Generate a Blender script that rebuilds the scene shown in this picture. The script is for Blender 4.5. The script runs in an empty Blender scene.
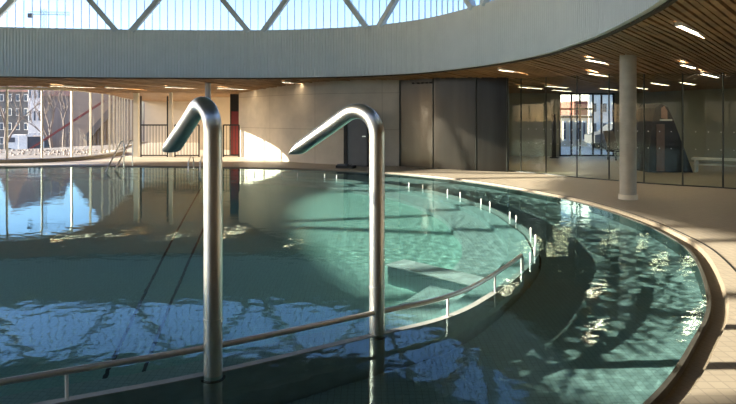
import bpy, bmesh, math, random
from mathutils import Vector, noise
from mathutils.geometry import tessellate_polygon
random.seed(7)
S = bpy.context.scene
COL = S.collection
H = 1.75          # eye height above the water, metres
F = 600.0         # focal length in pixels at 736 wide
HY = 117.0        # horizon row

# ------------------------------------------------------------------ helpers
def P(x, y, z=0.0):
    D = (H - z) * F / (y - HY)
    return Vector(((x - 368) / F * D, D, z))
def PD(x, y, D):
    return Vector(((x - 368) / F * D, D, H - (y - HY) / F * D))
def PR(x, y, d):
    """point on a floor at depth d below the water, seen through the surface"""
    p = P(x, y, 0)
    r = math.hypot(p.x, p.y); th = math.atan2(r, H)
    t = math.asin(math.sin(th) / 1.33)
    k = (r + d * math.tan(t)) / r
    return Vector((p.x * k, p.y * k, -d))
def hs(pts): return [(a * H, b * H) for a, b in pts]
def spline(pts, n=12, closed=True):
    out = []; N = len(pts)
    rng = range(N) if closed else range(N - 1)
    for i in rng:
        g = (lambda j: pts[j % N]) if closed else (lambda j: pts[max(0, min(N - 1, j))])
        p0, p1, p2, p3 = g(i - 1), g(i), g(i + 1), g(i + 2)
        for k in range(n):
            t = k / n
            out.append(tuple(0.5 * ((2 * p1[a]) + (-p0[a] + p2[a]) * t + (2 * p0[a] - 5 * p1[a] + 4 * p2[a] - p3[a]) * t * t
                       + (-p0[a] + 3 * p1[a] - 3 * p2[a] + p3[a]) * t ** 3) for a in range(len(p1))))
    if not closed: out.append(tuple(pts[-1]))
    return out
def resample(poly, step, closed=True, count=None):
    q = list(poly) + ([poly[0]] if closed else [])
    L = [0]
    for a, b in zip(q, q[1:]): L.append(L[-1] + math.dist(a, b))
    n = count or max(2, int(round(L[-1] / step)))
    out = []; j = 0
    for i in range(n if closed else n + 1):
        s = L[-1] * i / n
        while j < len(L) - 2 and L[j + 1] < s: j += 1
        t = (s - L[j]) / max(1e-9, L[j + 1] - L[j])
        out.append(tuple(q[j][a] + (q[j + 1][a] - q[j][a]) * t for a in range(len(q[0]))))
    return out
def offset(poly, d, closed=True):
    """+d = outward for a counter-clockwise loop"""
    n = len(poly); out = []
    for i in range(n):
        a = poly[(i - 1) % n] if closed or i > 0 else poly[i]
        b = poly[(i + 1) % n] if closed or i < n - 1 else poly[i]
        tx, ty = b[0] - a[0], b[1] - a[1]; l = math.hypot(tx, ty) or 1
        out.append((poly[i][0] + ty / l * d, poly[i][1] - tx / l * d))
    return out
def ccw(poly):
    A = sum(a[0] * b[1] - b[0] * a[1] for a, b in zip(poly, poly[1:] + poly[:1]))
    return poly if A > 0 else poly[::-1]
def inside(poly, x, y):
    c = False; n = len(poly); j = n - 1
    for i in range(n):
        xi, yi = poly[i]; xj, yj = poly[j]
        if (yi > y) != (yj > y) and x < (xj - xi) * (y - yi) / (yj - yi) + xi: c = not c
        j = i
    return c
class MB:
    def __init__(s): s.v = []; s.f = []
    def add(s, vs, fs):
        o = len(s.v); s.v += [tuple(v) for v in vs]; s.f += [tuple(i + o for i in f) for f in fs]; return s
    def box(s, c, size, rz=0.0, ax=None):
        c = Vector(c)
        if ax is None: ax = (Vector((math.cos(rz), math.sin(rz), 0)), Vector((-math.sin(rz), math.cos(rz), 0)), Vector((0, 0, 1)))
        vs = [c + ax[0] * (sx * size[0] / 2) + ax[1] * (sy * size[1] / 2) + ax[2] * (sz * size[2] / 2)
              for sz in (-1, 1) for sy in (-1, 1) for sx in (-1, 1)]
        return s.add(vs, [(0, 2, 3, 1), (4, 5, 7, 6), (0, 1, 5, 4), (2, 6, 7, 3), (0, 4, 6, 2), (1, 3, 7, 5)])
    def bar(s, a, b, w, h=None):
        a = Vector(a); b = Vector(b); d = b - a; L = d.length; d.normalize()
        up = Vector((0, 0, 1)) if abs(d.z) < .95 else Vector((1, 0, 0))
        x = d.cross(up).normalized(); y = x.cross(d).normalized()
        return s.box((a + b) / 2, (L, w, h or w), ax=(d, x, y))
    def tube(s, pts, r, n=12, caps=True, flat=None):
        pts = [Vector(p) for p in pts]; m = len(pts); o = len(s.v); ref = None
        for i, p in enumerate(pts):
            d = (pts[min(i + 1, m - 1)] - pts[max(i - 1, 0)]).normalized()
            if ref is None:
                ref = Vector((0, 0, 1)) if abs(d.z) < .9 else Vector((1, 0, 0))
                if flat is not None: ref = flat.cross(d)
                x = d.cross(ref).normalized()
            else: x = (x - d * x.dot(d)).normalized()
            y = x.cross(d).normalized()
            rr = r[i] if isinstance(r, list) else r
            rx, ry = rr if isinstance(rr, tuple) else (rr, rr)
            for k in range(n):
                a = 2 * math.pi * k / n
                s.v.append(tuple(p + x * (math.cos(a) * rx) + y * (math.sin(a) * ry)))
        for i in range(m - 1):
            for k in range(n):
                k2 = (k + 1) % n
                s.f.append((o + i * n + k, o + i * n + k2, o + (i + 1) * n + k2, o + (i + 1) * n + k))
        if caps:
            s.f.append(tuple(o + k for k in range(n))[::-1]); s.f.append(tuple(o + (m - 1) * n + k for k in range(n)))
        return s
    def strip(s, A, B, closed=True):
        n = len(A); o = len(s.v); s.v += [tuple(p) for p in A] + [tuple(p) for p in B]
        for i in range(n if closed else n - 1):
            j = (i + 1) % n; s.f.append((o + i, o + j, o + n + j, o + n + i))
        return s
    def wall(s, line, z0, z1, t, closed=False):
        """a solid curved wall of thickness t along a plan line"""
        a = offset(line, t / 2, closed); b = offset(line, -t / 2, closed)
        q = [[(p[0], p[1], z) for p in l] for l in (a, b) for z in (z0, z1)]
        s.strip(q[0], q[1], closed); s.strip(q[3], q[2], closed); s.strip(q[1], q[3], closed); s.strip(q[2], q[0], closed)
        if not closed:
            for i in (0, -1): s.add([q[0][i], q[1][i], q[3][i], q[2][i]], [(0, 1, 2, 3)])
        return s
    def slab(s, outer, hole, z):
        loops = [[Vector((p[0], p[1], 0)) for p in outer]] + ([[Vector((p[0], p[1], 0)) for p in hole]] if hole else [])
        vs = [v for l in loops for v in l]
        return s.add([(v.x, v.y, z) for v in vs], [t for t in tessellate_polygon(loops)])
    def build(s, name, m, parent=None, smooth=False, kind=None, label=None, cat=None, group=None, fix=True):
        me = bpy.data.meshes.new(name); me.from_pydata(s.v, [], s.f); me.update()
        if fix:
            bm = bmesh.new(); bm.from_mesh(me); bmesh.ops.recalc_face_normals(bm, faces=bm.faces); bm.to_mesh(me); bm.free()
        ob = bpy.data.objects.new(name, me); COL.objects.link(ob)
        if m: me.materials.append(m)
        if smooth:
            for p in me.polygons: p.use_smooth = True
            me.set_sharp_from_angle(angle=math.radians(40))
        if parent: ob.parent = parent
        return tag(ob, label, cat, group, kind)
def tag(o, label=None, cat=None, group=None, kind=None):
    if kind: o['kind'] = kind
    if label: o['label'] = label
    if cat: o['category'] = cat
    if group: o['group'] = group
    return o
def empty(name, loc=(0, 0, 0), rz=0, **k):
    o = bpy.data.objects.new(name, None); o.location = loc; o.rotation_euler.z = rz; o.empty_display_size = .1
    COL.objects.link(o); return tag(o, **k)
def copy_tree(o, parent=None):
    c = o.copy(); COL.objects.link(c); c.parent = parent
    for ch in list(o.children): copy_tree(ch, c)
    return c

# ------------------------------------------------------------------ materials
def nmat(name):
    m = bpy.data.materials.new(name); m.use_nodes = True; return m, m.node_tree, m.node_tree.nodes['Principled BSDF']
def N(nt, t, **k):
    n = nt.nodes.new(t)
    for a, b in k.items():
        if a in n.inputs: n.inputs[a].default_value = b
        else: setattr(n, a, b)
    return n
def plain(name, c, rough=.6, metal=0, var=.12, scale=6, bump=0.0, stretch=None, spec=.5):
    m, nt, b = nmat(name); L = nt.links.new
    tc = N(nt, 'ShaderNodeNewGeometry'); mp = N(nt, 'ShaderNodeMapping'); L(tc.outputs['Position'], mp.inputs[0])
    if stretch: mp.inputs['Scale'].default_value = stretch
    n = N(nt, 'ShaderNodeTexNoise', Scale=scale, Detail=5.0); L(mp.outputs[0], n.inputs['Vector'])
    r = N(nt, 'ShaderNodeValToRGB'); L(n.outputs['Fac'], r.inputs[0])
    r.color_ramp.elements[0].position = .3; r.color_ramp.elements[1].position = .7
    r.color_ramp.elements[0].color = (*[x * (1 - var) for x in c], 1); r.color_ramp.elements[1].color = (*[min(1, x * (1 + var)) for x in c], 1)
    L(r.outputs[0], b.inputs['Base Color'])
    b.inputs['Roughness'].default_value = rough; b.inputs['Metallic'].default_value = metal
    b.inputs['Specular IOR Level'].default_value = spec
    if bump:
        bp = N(nt, 'ShaderNodeBump', Strength=bump, Distance=.02); L(n.outputs['Fac'], bp.inputs['Height']); L(bp.outputs[0], b.inputs['Normal'])
    return m
def mosaic(name, c1, c2, grout, size=.05, rough=.45, bump=.3):
    m, nt, b = nmat(name); L = nt.links.new
    tc = N(nt, 'ShaderNodeNewGeometry')
    br = N(nt, 'ShaderNodeTexBrick', Scale=1.0); br.offset = 0
    br.inputs['Color1'].default_value = (*c1, 1); br.inputs['Color2'].default_value = (*c2, 1); br.inputs['Mortar'].default_value = (*grout, 1)
    br.inputs['Mortar Size'].default_value = size * .06; br.inputs['Brick Width'].default_value = size; br.inputs['Row Height'].default_value = size
    L(tc.outputs['Position'], br.inputs['Vector']); L(br.outputs[0], b.inputs['Base Color'])
    b.inputs['Roughness'].default_value = rough
    if bump:
        bp = N(nt, 'ShaderNodeBump', Strength=bump, Distance=.004, invert=True); L(br.outputs['Fac'], bp.inputs['Height']); L(bp.outputs[0], b.inputs['Normal'])
    return m
def glass(name, tint=(.9, .95, .93), ior=1.5, rough=.0, add=0.0):
    m = bpy.data.materials.new(name); m.use_nodes = True; nt = m.node_tree; nt.nodes.clear(); L = nt.links.new
    o = N(nt, 'ShaderNodeOutputMaterial'); mx = N(nt, 'ShaderNodeMixShader')
    t = N(nt, 'ShaderNodeBsdfTransparent'); t.inputs[0].default_value = (*tint, 1)
    g = N(nt, 'ShaderNodeBsdfGlossy'); g.inputs['Roughness'].default_value = rough
    fr = N(nt, 'ShaderNodeFresnel', IOR=ior)
    ge = N(nt, 'ShaderNodeNewGeometry')       # a thin pane reflects alike from either face
    im = N(nt, 'ShaderNodeMix'); im.inputs[2].default_value = ior; im.inputs[3].default_value = 1 / ior
    L(ge.outputs['Backfacing'], im.inputs[0]); L(im.outputs[0], fr.inputs['IOR'])
    L(fr.outputs[0], mx.inputs[0]); L(t.outputs[0], mx.inputs[1]); L(g.outputs[0], mx.inputs[2]); L(mx.outputs[0], o.inputs[0])
    return m
def emit(name, c, e):
    m, nt, b = nmat(name); b.inputs['Base Color'].default_value = (*c, 1)
    b.inputs['Emission Color'].default_value = (*c, 1); b.inputs['Emission Strength'].default_value = e; return m
def concrete(name, c):
    m, nt, b = nmat(name); L = nt.links.new
    tc = N(nt, 'ShaderNodeNewGeometry')
    n = N(nt, 'ShaderNodeTexNoise', Scale=1.3, Detail=8.0, Roughness=.6); L(tc.outputs['Position'], n.inputs[0])
    r = N(nt, 'ShaderNodeValToRGB'); L(n.outputs[0], r.inputs[0]); r.color_ramp.elements[0].position = .3; r.color_ramp.elements[1].position = .72
    r.color_ramp.elements[0].color = (*[x * .86 for x in c], 1); r.color_ramp.elements[1].color = (*[x * 1.1 for x in c], 1)
    uv = N(nt, 'ShaderNodeUVMap'); br = N(nt, 'ShaderNodeTexBrick', Scale=1.0); br.offset = 0
    br.inputs['Color1'].default_value = (1, 1, 1, 1); br.inputs['Color2'].default_value = (.95, .95, .94, 1); br.inputs['Mortar'].default_value = (.72, .70, .67, 1)
    br.inputs['Mortar Size'].default_value = .012; br.inputs['Brick Width'].default_value = 2.7; br.inputs['Row Height'].default_value = 1.3
    L(uv.outputs[0], br.inputs['Vector'])
    mx = N(nt, 'ShaderNodeMix', data_type='RGBA', blend_type='MULTIPLY'); mx.inputs[0].default_value = 1
    L(r.outputs[0], mx.inputs[6]); L(br.outputs[0], mx.inputs[7]); L(mx.outputs[2], b.inputs['Base Color'])
    bp = N(nt, 'ShaderNodeBump', Strength=.15, Distance=.02); L(n.outputs[0], bp.inputs['Height']); L(bp.outputs[0], b.inputs['Normal'])
    b.inputs['Roughness'].default_value = .75
    return m
def uv_wall(ob, line):
    """uv = (length along the line, height)"""
    me = ob.data; uvl = me.uv_layers.new(name='UVMap'); L = [0]
    for a, b in zip(line, line[1:]): L.append(L[-1] + math.dist(a, b))
    for lp in me.loops:
        co = me.vertices[lp.vertex_index].co
        i = min(range(len(line)), key=lambda k: (line[k][0] - co.x) ** 2 + (line[k][1] - co.y) ** 2)
        uvl.data[lp.index].uv = (L[i], co.z)

M = {}
M['fascia'] = plain('fascia_grey', (.84, .825, .775), .42, .0, .03, 2)
M['concrete'] = concrete('wall_concrete', (.60, .53, .43))
M['column'] = plain('column_concrete', (.52, .49, .42), .7, 0, .12, 5, .1)
M['cream'] = plain('cream_render', (.66, .56, .42), .8, 0, .05, 1.5)
M['deck'] = mosaic('deck_tile', (.56, .49, .375), (.52, .45, .345), (.43, .37, .285), .10, .5, .25)
M['gutter'] = mosaic('gutter_tile', (.25, .21, .15), (.23, .19, .135), (.18, .15, .11), .05, .5)
M['edge'] = plain('edge_dark', (.10, .10, .085), .35, .3, .1)
M['ringtop'] = plain('ring_stone', (.52, .55, .52), .5, 0, .1, 8)
M['pool'] = mosaic('pool_mosaic_light', (.44, .66, .58), (.39, .61, .54), (.33, .50, .44), .05)
M['step'] = mosaic('pool_mosaic_step', (.50, .66, .64), (.46, .61, .59), (.38, .50, .48), .05)
M['poold'] = mosaic('pool_mosaic_dark', (.54, .64, .62), (.49, .59, .57), (.38, .45, .43), .05)
M['pooledge_shade'] = mosaic('pool_mosaic_edge_shade', (.10, .14, .13), (.085, .12, .11), (.07, .09, .09), .05)  # dark tone paints in the shade on the underwater pool wall
M['lane'] = plain('lane_tile', (.02, .035, .04), .4)
M['wood'] = plain('slat_wood', (.33, .195, .09), .5, 0, .3, 3, 0, (1, 1, 1))
M['void'] = plain('ceiling_void', (.05, .035, .02), .9)
M['steel'] = plain('brushed_steel', (.80, .78, .72), .30, 1, .05, 30, 0, (1, 1, .05))
M['steel_tip'] = plain('nozzle_steel', (.36, .39, .39), .24, 1, .05, 10)
M['white'] = plain('white_post', (.85, .86, .84), .4)
M['truss'] = plain('truss_paint', (.72, .75, .76), .5, 0, .05)
M['mull'] = plain('mullion_paint', (.82, .86, .85), .45, 0, .05)
M['cmull'] = plain('cream_mullion', (.78, .72, .60), .5, 0, .04)
M['roof'] = plain('roof_underside', (.11, .12, .12), .8)
M['black'] = plain('black_paint', (.012, .012, .012), .7)
M['joint'] = plain('glass_joint', (.03, .04, .035), .5)
M['glass'] = glass('clear_glass', (.93, .96, .96), 1.45)
M['glassg'] = glass('green_glass', (.66, .73, .66), 1.25)
M['dot'] = plain('marker_dot', (.85, .88, .86), .5)
M['metal'] = plain('metal_panel', (.036, .032, .026), .30, .75, .28, 1.6, 0, (1.6, 1.6, .12))
M['lamp'] = emit('lamp_warm', (1.0, .80, .55), 13.0)
M['red'] = plain('red_paint', (.14, .012, .01), .5)
M['earth'] = plain('earth', (.13, .11, .095), .95, 0, .35, .8, .5)
M['bgrey'] = plain('facade_slate', (.08, .08, .085), .7, 0, .2, .3)
M['bbrown'] = plain('facade_brown', (.20, .165, .145), .8, 0, .25, 1.2, 0, (1, 1, .15))
M['bwhite'] = plain('facade_white', (.75, .74, .70), .7)
M['bbeige'] = plain('facade_beige', (.34, .25, .18), .8, 0, .08, .3)
M['brick'] = plain('facade_brick', (.26, .08, .06), .8, 0, .2, 2)
M['tile_roof'] = plain('roof_tile_red', (.40, .22, .17), .8)
M['bark'] = plain('bark', (.17, .14, .12), .9, 0, .2)
M['room'] = plain('room_wall', (.40, .41, .35), .7, 0, .08, 1)
M['vent'] = plain('door_grey', (.10, .105, .115), .5, 0, .06)
M['door'] = plain('tower_door', (.16, .09, .065), .6)
M['tyre'] = plain('tyre', (.02, .02, .02), .8)
M['winglass'] = plain('dark_window', (.05, .07, .10), .15)

def water_mat():
    m = bpy.data.materials.new('pool_water'); m.use_nodes = True; nt = m.node_tree; nt.nodes.clear(); L = nt.links.new
    o = N(nt, 'ShaderNodeOutputMaterial'); g = N(nt, 'ShaderNodeBsdfGlass', IOR=1.33, Roughness=0.0)
    g.inputs[0].default_value = (.69, .88, .885, 1)
    ge = N(nt, 'ShaderNodeNewGeometry'); n = N(nt, 'ShaderNodeTexNoise', Scale=16.0, Detail=2.0); L(ge.outputs['Position'], n.inputs['Vector'])
    bp = N(nt, 'ShaderNodeBump', Strength=.5, Distance=.0022)
    sx = N(nt, 'ShaderNodeSeparateXYZ'); L(ge.outputs['Position'], sx.inputs[0])
    mr = N(nt, 'ShaderNodeMapRange'); mr.inputs['From Min'].default_value = -3; mr.inputs['From Max'].default_value = 3; mr.inputs['To Min'].default_value = .12; mr.inputs['To Max'].default_value = .7
    L(sx.outputs['X'], mr.inputs['Value'])
    my = N(nt, 'ShaderNodeMapRange'); my.inputs['From Min'].default_value = 9; my.inputs['From Max'].default_value = 6; my.inputs['To Min'].default_value = 0; my.inputs['To Max'].default_value = .45
    L(sx.outputs['Y'], my.inputs['Value'])
    mm = N(nt, 'ShaderNodeMath', operation='MAXIMUM'); L(mr.outputs[0], mm.inputs[0]); L(my.outputs[0], mm.inputs[1])
    ml = N(nt, 'ShaderNodeMath', operation='MULTIPLY'); L(n.outputs['Fac'], ml.inputs[0]); L(mm.outputs[0], ml.inputs[1]); L(ml.outputs[0], bp.inputs['Height']); L(bp.outputs[0], g.inputs['Normal'])
    L(g.outputs[0], o.inputs[0]); return m
M['water'] = water_mat()

# ------------------------------------------------------------------ plan curves (in eye heights, then metres)
RIM = ccw(spline(hs([(2.20, 5.7), (2.22, 6.6), (2.17, 7.62), (1.80, 9.0), (1.0, 10.55), (0, 11.4), (-1.2, 11.85), (-2.6, 12.02), (-4.86, 11.9), (-7.18, 11.55),
      (-9.3, 11.0), (-11.1, 9.8), (-12.1, 8.2), (-12.15, 6.5), (-11.55, 4.4), (-10.4, 2.6), (-8.2, 1.1), (-5.2, .4), (-2.4, .3), (-.9, .55), (.3, 1.2), (1.2, 2.1), (1.62, 3.0), (1.99, 4.15)]), 16))
POOL = ccw(spline(hs([(2.56, 5.9), (2.50, 6.7), (2.32, 7.45), (1.735, 8.85), (.983, 9.95), (0.2, 10.6), (-1.28, 11.3), (-3.3, 11.76), (-5.2, 12.0), (-7.36, 12.0), (-9.5, 11.5), (-11.4, 10.2),
      (-12.5, 8.4), (-12.8, 6.5), (-12.0, 4.4), (-10.2, 2.4), (-7.5, .9), (-4.8, .3), (-2, .6), (-.5, 1.1), (.35, 1.55), (.96, 2.09), (1.40, 2.62), (1.85, 3.28), (2.36, 4.40), (2.53, 5.2)]), 16))
RING = ccw(spline(hs([(1.44, 5.9), (1.45, 5.4), (1.41, 5.05), (1.33, 4.6), (1.13, 4.08), (.70, 3.33), (.4, 2.96), (.01, 2.70), (-.564, 2.335), (-1.05, 2.09), (-1.9, 1.70), (-3, 1.5), (-5, 1.65), (-7.8, 2.8), (-9.8, 4.3),
      (-10.8, 6.3), (-10.5, 8), (-9, 9.6), (-6.5, 10.6), (-4, 10.75), (-1.95, 10.4), (-1.12, 10.1), (-.426, 9.7), (.614, 8.6), (1.065, 7.8), (1.333, 6.9), (1.42, 6.4)]), 14))
CZ = 1.8 * H
def ceil_z(x, y):
    d = min((p[0] - x) ** 2 + (p[1] - y) ** 2 for p in RIM[::6]) ** .5
    return CZ - .205 * H * min(1, max(0, d / (2.8 * H)))
GLZ = spline(hs([(-15.3, 7.5), (-14.6, 10.2), (-12.6, 12.2), (-10.3, 12.9), (-8.34, 13.05), (-7.5, 13.2), (-7.0, 13.6), (-6.75, 14.4), (-6.80, 15.6), (-7.15, 17), (-7.5, 18.2), (-8.0, 20), (-8.6, 23)]), 10, False)
BACKW = spline(hs([(-3.2, 15.0), (-2.4, 14.0), (-1.6, 13.15), (-.8, 12.55), (0, 12.2), (.63, 12.05)]), 8, False)
METALW = spline(hs([(.63, 12.05), (1.0, 11.75), (1.3, 11.45), (1.65, 11.2), (1.95, 11.0), (2.25, 10.85), (2.52, 10.75)]), 8, False)
GPX = [(508, 172.4), (521, 173.2), (546, 175.3), (577, 178.8), (609, 181.5), (644, 184.6), (682.6, 187.2), (723, 189.6)]
GW = [(p.x, p.y) for p in (P(x, y) for x, y in GPX)]
GWX = GW + hs([(5.85, 7.3), (6.6, 6.0), (7.0, 4.6), (7.1, 3.2)])
GWS = spline(GWX, 6, False)

# ------------------------------------------------------------------ floor, footprint, ground
FOOT = [(-8.6, 23.2), (-7.5, 18.2), (-7.15, 17), (-6.8, 15.6), (-6.75, 14.4), (-7.0, 13.6), (-7.5, 13.2), (-8.34, 13.05), (-10.3, 12.9), (-12.6, 12.2), (-14.6, 10.2), (-15.3, 7.5),
        (-15, 4), (-13.4, 0.5), (-9.8, -1.9), (-4, -2.7), (0, -2.7), (3.5, -1.6), (6.4, .6), (7.3, 3), (10.5, 3.4), (10.5, 15.3), (1.0, 15.3), (-3.0, 15.3), (-3.0, 23.2)]
FOOT = ccw(hs(FOOT))
GUT_IN = offset(POOL, .035); GUT_OUT = offset(POOL, .18)
DZ = .03
b = MB(); b.slab(FOOT, GUT_OUT, DZ); b.build('floor', M['deck'], kind='structure', fix=False)
b = MB()
b.strip([(x, y, DZ) for x, y in GUT_OUT], [(x, y, -.02) for x, y in offset(POOL, .16)])
b.strip([(x, y, -.02) for x, y in offset(POOL, .16)], [(x, y, -.045) for x, y in offset(POOL, .06)])
b.strip([(x, y, -.045) for x, y in offset(POOL, .06)], [(x, y, -.045) for x, y in GUT_IN])
b.build('trim_gutter', M['gutter'], kind='structure', smooth=True)
b = MB(); b.wall(offset(POOL, .018), -.2, .012, .034, True); b.build('trim_pool_edge', M['edge'], kind='structure')
# slot drain running round the deck outside the gutter
big = offset(POOL, 1)
def soff(y):
    t = max(0, 5.2 - y / H); return .24 + .055 * t + .03 * t * t
sl = [(p[0] + (q[0] - p[0]) * soff(p[1]), p[1] + (q[1] - p[1]) * soff(p[1])) for p, q in zip(POOL, big)]; b = MB(); b.wall(sl, DZ - .02, DZ + .004, .022, True); b.build('trim_slot_drain', M['black'], kind='structure')
# outside ground: bank next to the glazing, then the lower site
b = MB()
bank = hs([(-7.3, 23.2), (-8.0, 20), (-7.15, 17), (-6.7, 14.6), (-7.5, 13.1), (-10.3, 12.8), (-12.6, 12.1), (-15.3, 7.5), (-17, 8), (-15.5, 16), (-11, 19.5), (-9, 23.5)])
b.slab(ccw(bank), None, -.06); b.build('ground_bank', M['earth'], kind='structure', fix=False)
b = MB(); b.add([(-600, -600, -2.95), (600, -600, -2.95), (600, 900, -2.95), (-600, 900, -2.95)], [(0, 1, 2, 3)])
b.build('ground', M['earth'], kind='structure')
bk = hs([(-17, 8), (-15.5, 16), (-11, 19.5), (-9, 23.5)])
b = MB(); b.strip([(x, y, -.06) for x, y in bk], [(x - 1.5, y + 3, -2.95) for x, y in bk], False); b.build('ground_slope', M['earth'], kind='structure')
b = MB(); b.wall(FOOT, -3.0, DZ - .03, .1, True); b.build('wall_plinth', M['concrete'], kind='structure')

# ------------------------------------------------------------------ pool basin
DI, DO = 1.20, .72
RIN = offset(RING, -.12)
b = MB(); b.wall(offset(RING, -.06), -1.3, .005, .062, True)
b.v = [(x, y, z - (.03 * min(1, max(0, (y - 3.3 * H) / (.8 * H))) if z > -.5 else 0)) for x, y, z in b.v]; b.build('trim_ring_wall', M['ringtop'], kind='structure')
b = MB(); b.slab(offset(POOL, .01), RING, -DO); b.build('floor_outer_pool', M['poold'], kind='structure', fix=False)
b = MB(); b.strip([(x, y, -DO) for x, y in POOL], [(x, y, 0) for x, y in POOL]); b.build('wall_pool', M['pooledge_shade'], kind='structure')
# bench running round the outer pool below the wall
b = MB()
s1 = offset(RIN, -.32); s2 = offset(RIN, -.95)
b.strip([(x, y, -.42) for x, y in RIN], [(x, y, -.42) for x, y in s1]); b.strip([(x, y, -.42) for x, y in s1], [(x, y, -.8) for x, y in s1])
b.build('floor_ring_bench', M['step'], kind='structure')
b = MB()
b.strip([(x, y, -.8) for x, y in s1], [(x, y, -.8) for x, y in s2]); b.strip([(x, y, -.8) for x, y in s2], [(x, y, -DI) for x, y in s2])
b.build('floor_ring_step', M['poold'], kind='structure')
s2c = resample(s2, .4)
b = MB(); b.slab(offset(s2, .01), None, -DI); b.build('floor_inner_pool', M['pool'], kind='structure', fix=False)
for a0, a1 in (((197, 195), (97, 395)), ((202, 232), (134, 395))):
    p = PR(*a0, DI); q = PR(*a1, DI); d = (p - q); p = p + d * .25; q = q - d * .25
    b = MB(); b.bar((p.x, p.y, -DI + .004), (q.x, q.y, -DI + .004), .035, .008); b.build('trim_lane_line', M['lane'], kind='structure')
# water: one smooth rippled sheet over the whole pool
CX, CY = -5.2 * H, 6.3 * H
PR_ = resample(POOL, .1, count=1500)
b = MB(); NR = 250
def wave(x, y):
    z = 0.0
    calm = .30 + .70 * min(1, max(0, (x + 2.5) / 4.5))
    near = min(1, max(0, (9 - y) / 5))
    calm = max(calm, .75 * near)
    z += .0010 * noise.noise(Vector((x * 1.2, y * 1.4, 3.1)))
    z += .0007 * (.5 + .5 * calm) * noise.noise(Vector((x * 4.0 + 5, y * 4.6, 7.7)))
    z += .0016 * calm * noise.noise(Vector((x * 10.5 - y * 2, y * 10.0 + x * 2, 1.7)))
    return z
verts = []; faces = []
for i in range(1, NR + 1):
    t = (i / NR) ** .72
    for x, y in PR_:
        X = CX + (x - CX) * t; Y = CY + (y - CY) * t
        verts.append((X, Y, wave(X, Y) * (0 if i == NR else 1)))
n = len(PR_)
for i in range(NR - 1):
    for k in range(n):
        k2 = (k + 1) % n; faces.append((i * n + k, i * n + k2, (i + 1) * n + k2, (i + 1) * n + k))
verts.append((CX, CY, 0)); faces += [(len(verts) - 1, (k + 1) % n, k)[::-1] for k in range(n)]
b.v = verts; b.f = faces
WATER = b.build('water', M['water'], kind='structure', fix=False)
for p in WATER.data.polygons: p.use_smooth = True
if WATER.data.polygons[10].normal.z < 0: WATER.data.flip_normals()

# ------------------------------------------------------------------ upper ring: fascia, clerestory, roof
FT = 2.72 * H; RT = 3.88 * H
rp = resample(RIM, .025); b = MB(); prof = [0, 0, .016, .016]
out = []
nrm = offset(rp, 1)
for i, (x, y) in enumerate(rp):
    ox, oy = nrm[i][0] - x, nrm[i][1] - y; o = prof[i % 4]
    out.append((x + ox * o, y + oy * o))
b.strip([(x, y, CZ - .02) for x, y in out], [(x, y, FT) for x, y in out])
b.strip([(x, y, CZ - .02) for x, y in out], [(x, y, CZ - .02) for x, y in offset(rp, .1)])
b.strip([(x, y, FT) for x, y in out], [(x, y, FT) for x, y in offset(rp, .35)])
b.build('wall_fascia', M['fascia'], kind='structure')
b = MB(); b.wall(offset(rp[::4], .13), CZ - .06, CZ + .25, .06, True); b.build('trim_ceiling_edge', M['void'], kind='structure')
b = MB(); b.slab(FOOT, offset(RIM, .3), FT - .01); b.slab(FOOT, offset(RIM, .3), FT - .15); b.build('ceiling_upper_roof', M['roof'], kind='structure')
b = MB(); b.wall(FOOT, CZ + .1, FT, .12, True); b.build('wall_roof_edge', M['fascia'], kind='structure')
GR = offset(RIM, .22)
b = MB(); b.strip([(x, y, FT) for x, y in resample(GR, .4)], [(x, y, RT) for x, y in resample(GR, .4)])
win = empty('window_1', (-5 * H, 6.3 * H, FT), kind='structure')
def child(o, par):
    o.parent = par; o.matrix_parent_inverse = par.matrix_basis.inverted(); return o
child(b.build('pane', M['glass']), win)
mp = resample(offset(RIM, .19), .265); rest = MB(); first = None; cnt = 0
for i, (x, y) in enumerate(mp):
    sx = 368 + x / y * F if y > 0 else -999
    a = mp[(i + 1) % len(mp)]; rz = math.atan2(a[1] - y, a[0] - x)
    if y > 8 and -20 < sx < 520 and cnt < 98:
        if first is None:
            m = MB(); m.box((0, 0, (RT - FT) / 2), (.018, .04, RT - FT)); first = m.build('mullion', M['mull']); o = first
        else: o = first.copy(); COL.objects.link(o)
        o.parent = win; o.location = (x + 5 * H, y - 6.3 * H, 0); o.rotation_euler.z = rz; cnt += 1
    else: rest.box((x, y, (FT + RT) / 2), (.018, .04, RT - FT), rz)
r_ = child(rest.build('mullion', M['mull']), win); r_['kind'] = 'stuff'
b = MB(); b.wall(offset(resample(RIM, .4), .19), FT - .01, FT + .05, .16, True); child(b.build('sill', M['mull']), win)
# roof lid
lid = resample(offset(RIM, .8), .5)
b = MB(); b.slab(lid, None, RT); b.slab(lid, None, RT + .5); b.strip([(x, y, RT) for x, y in lid], [(x, y, RT + .5) for x, y in lid]); b.build('ceiling_roof', M['roof'], kind='structure')
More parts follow.
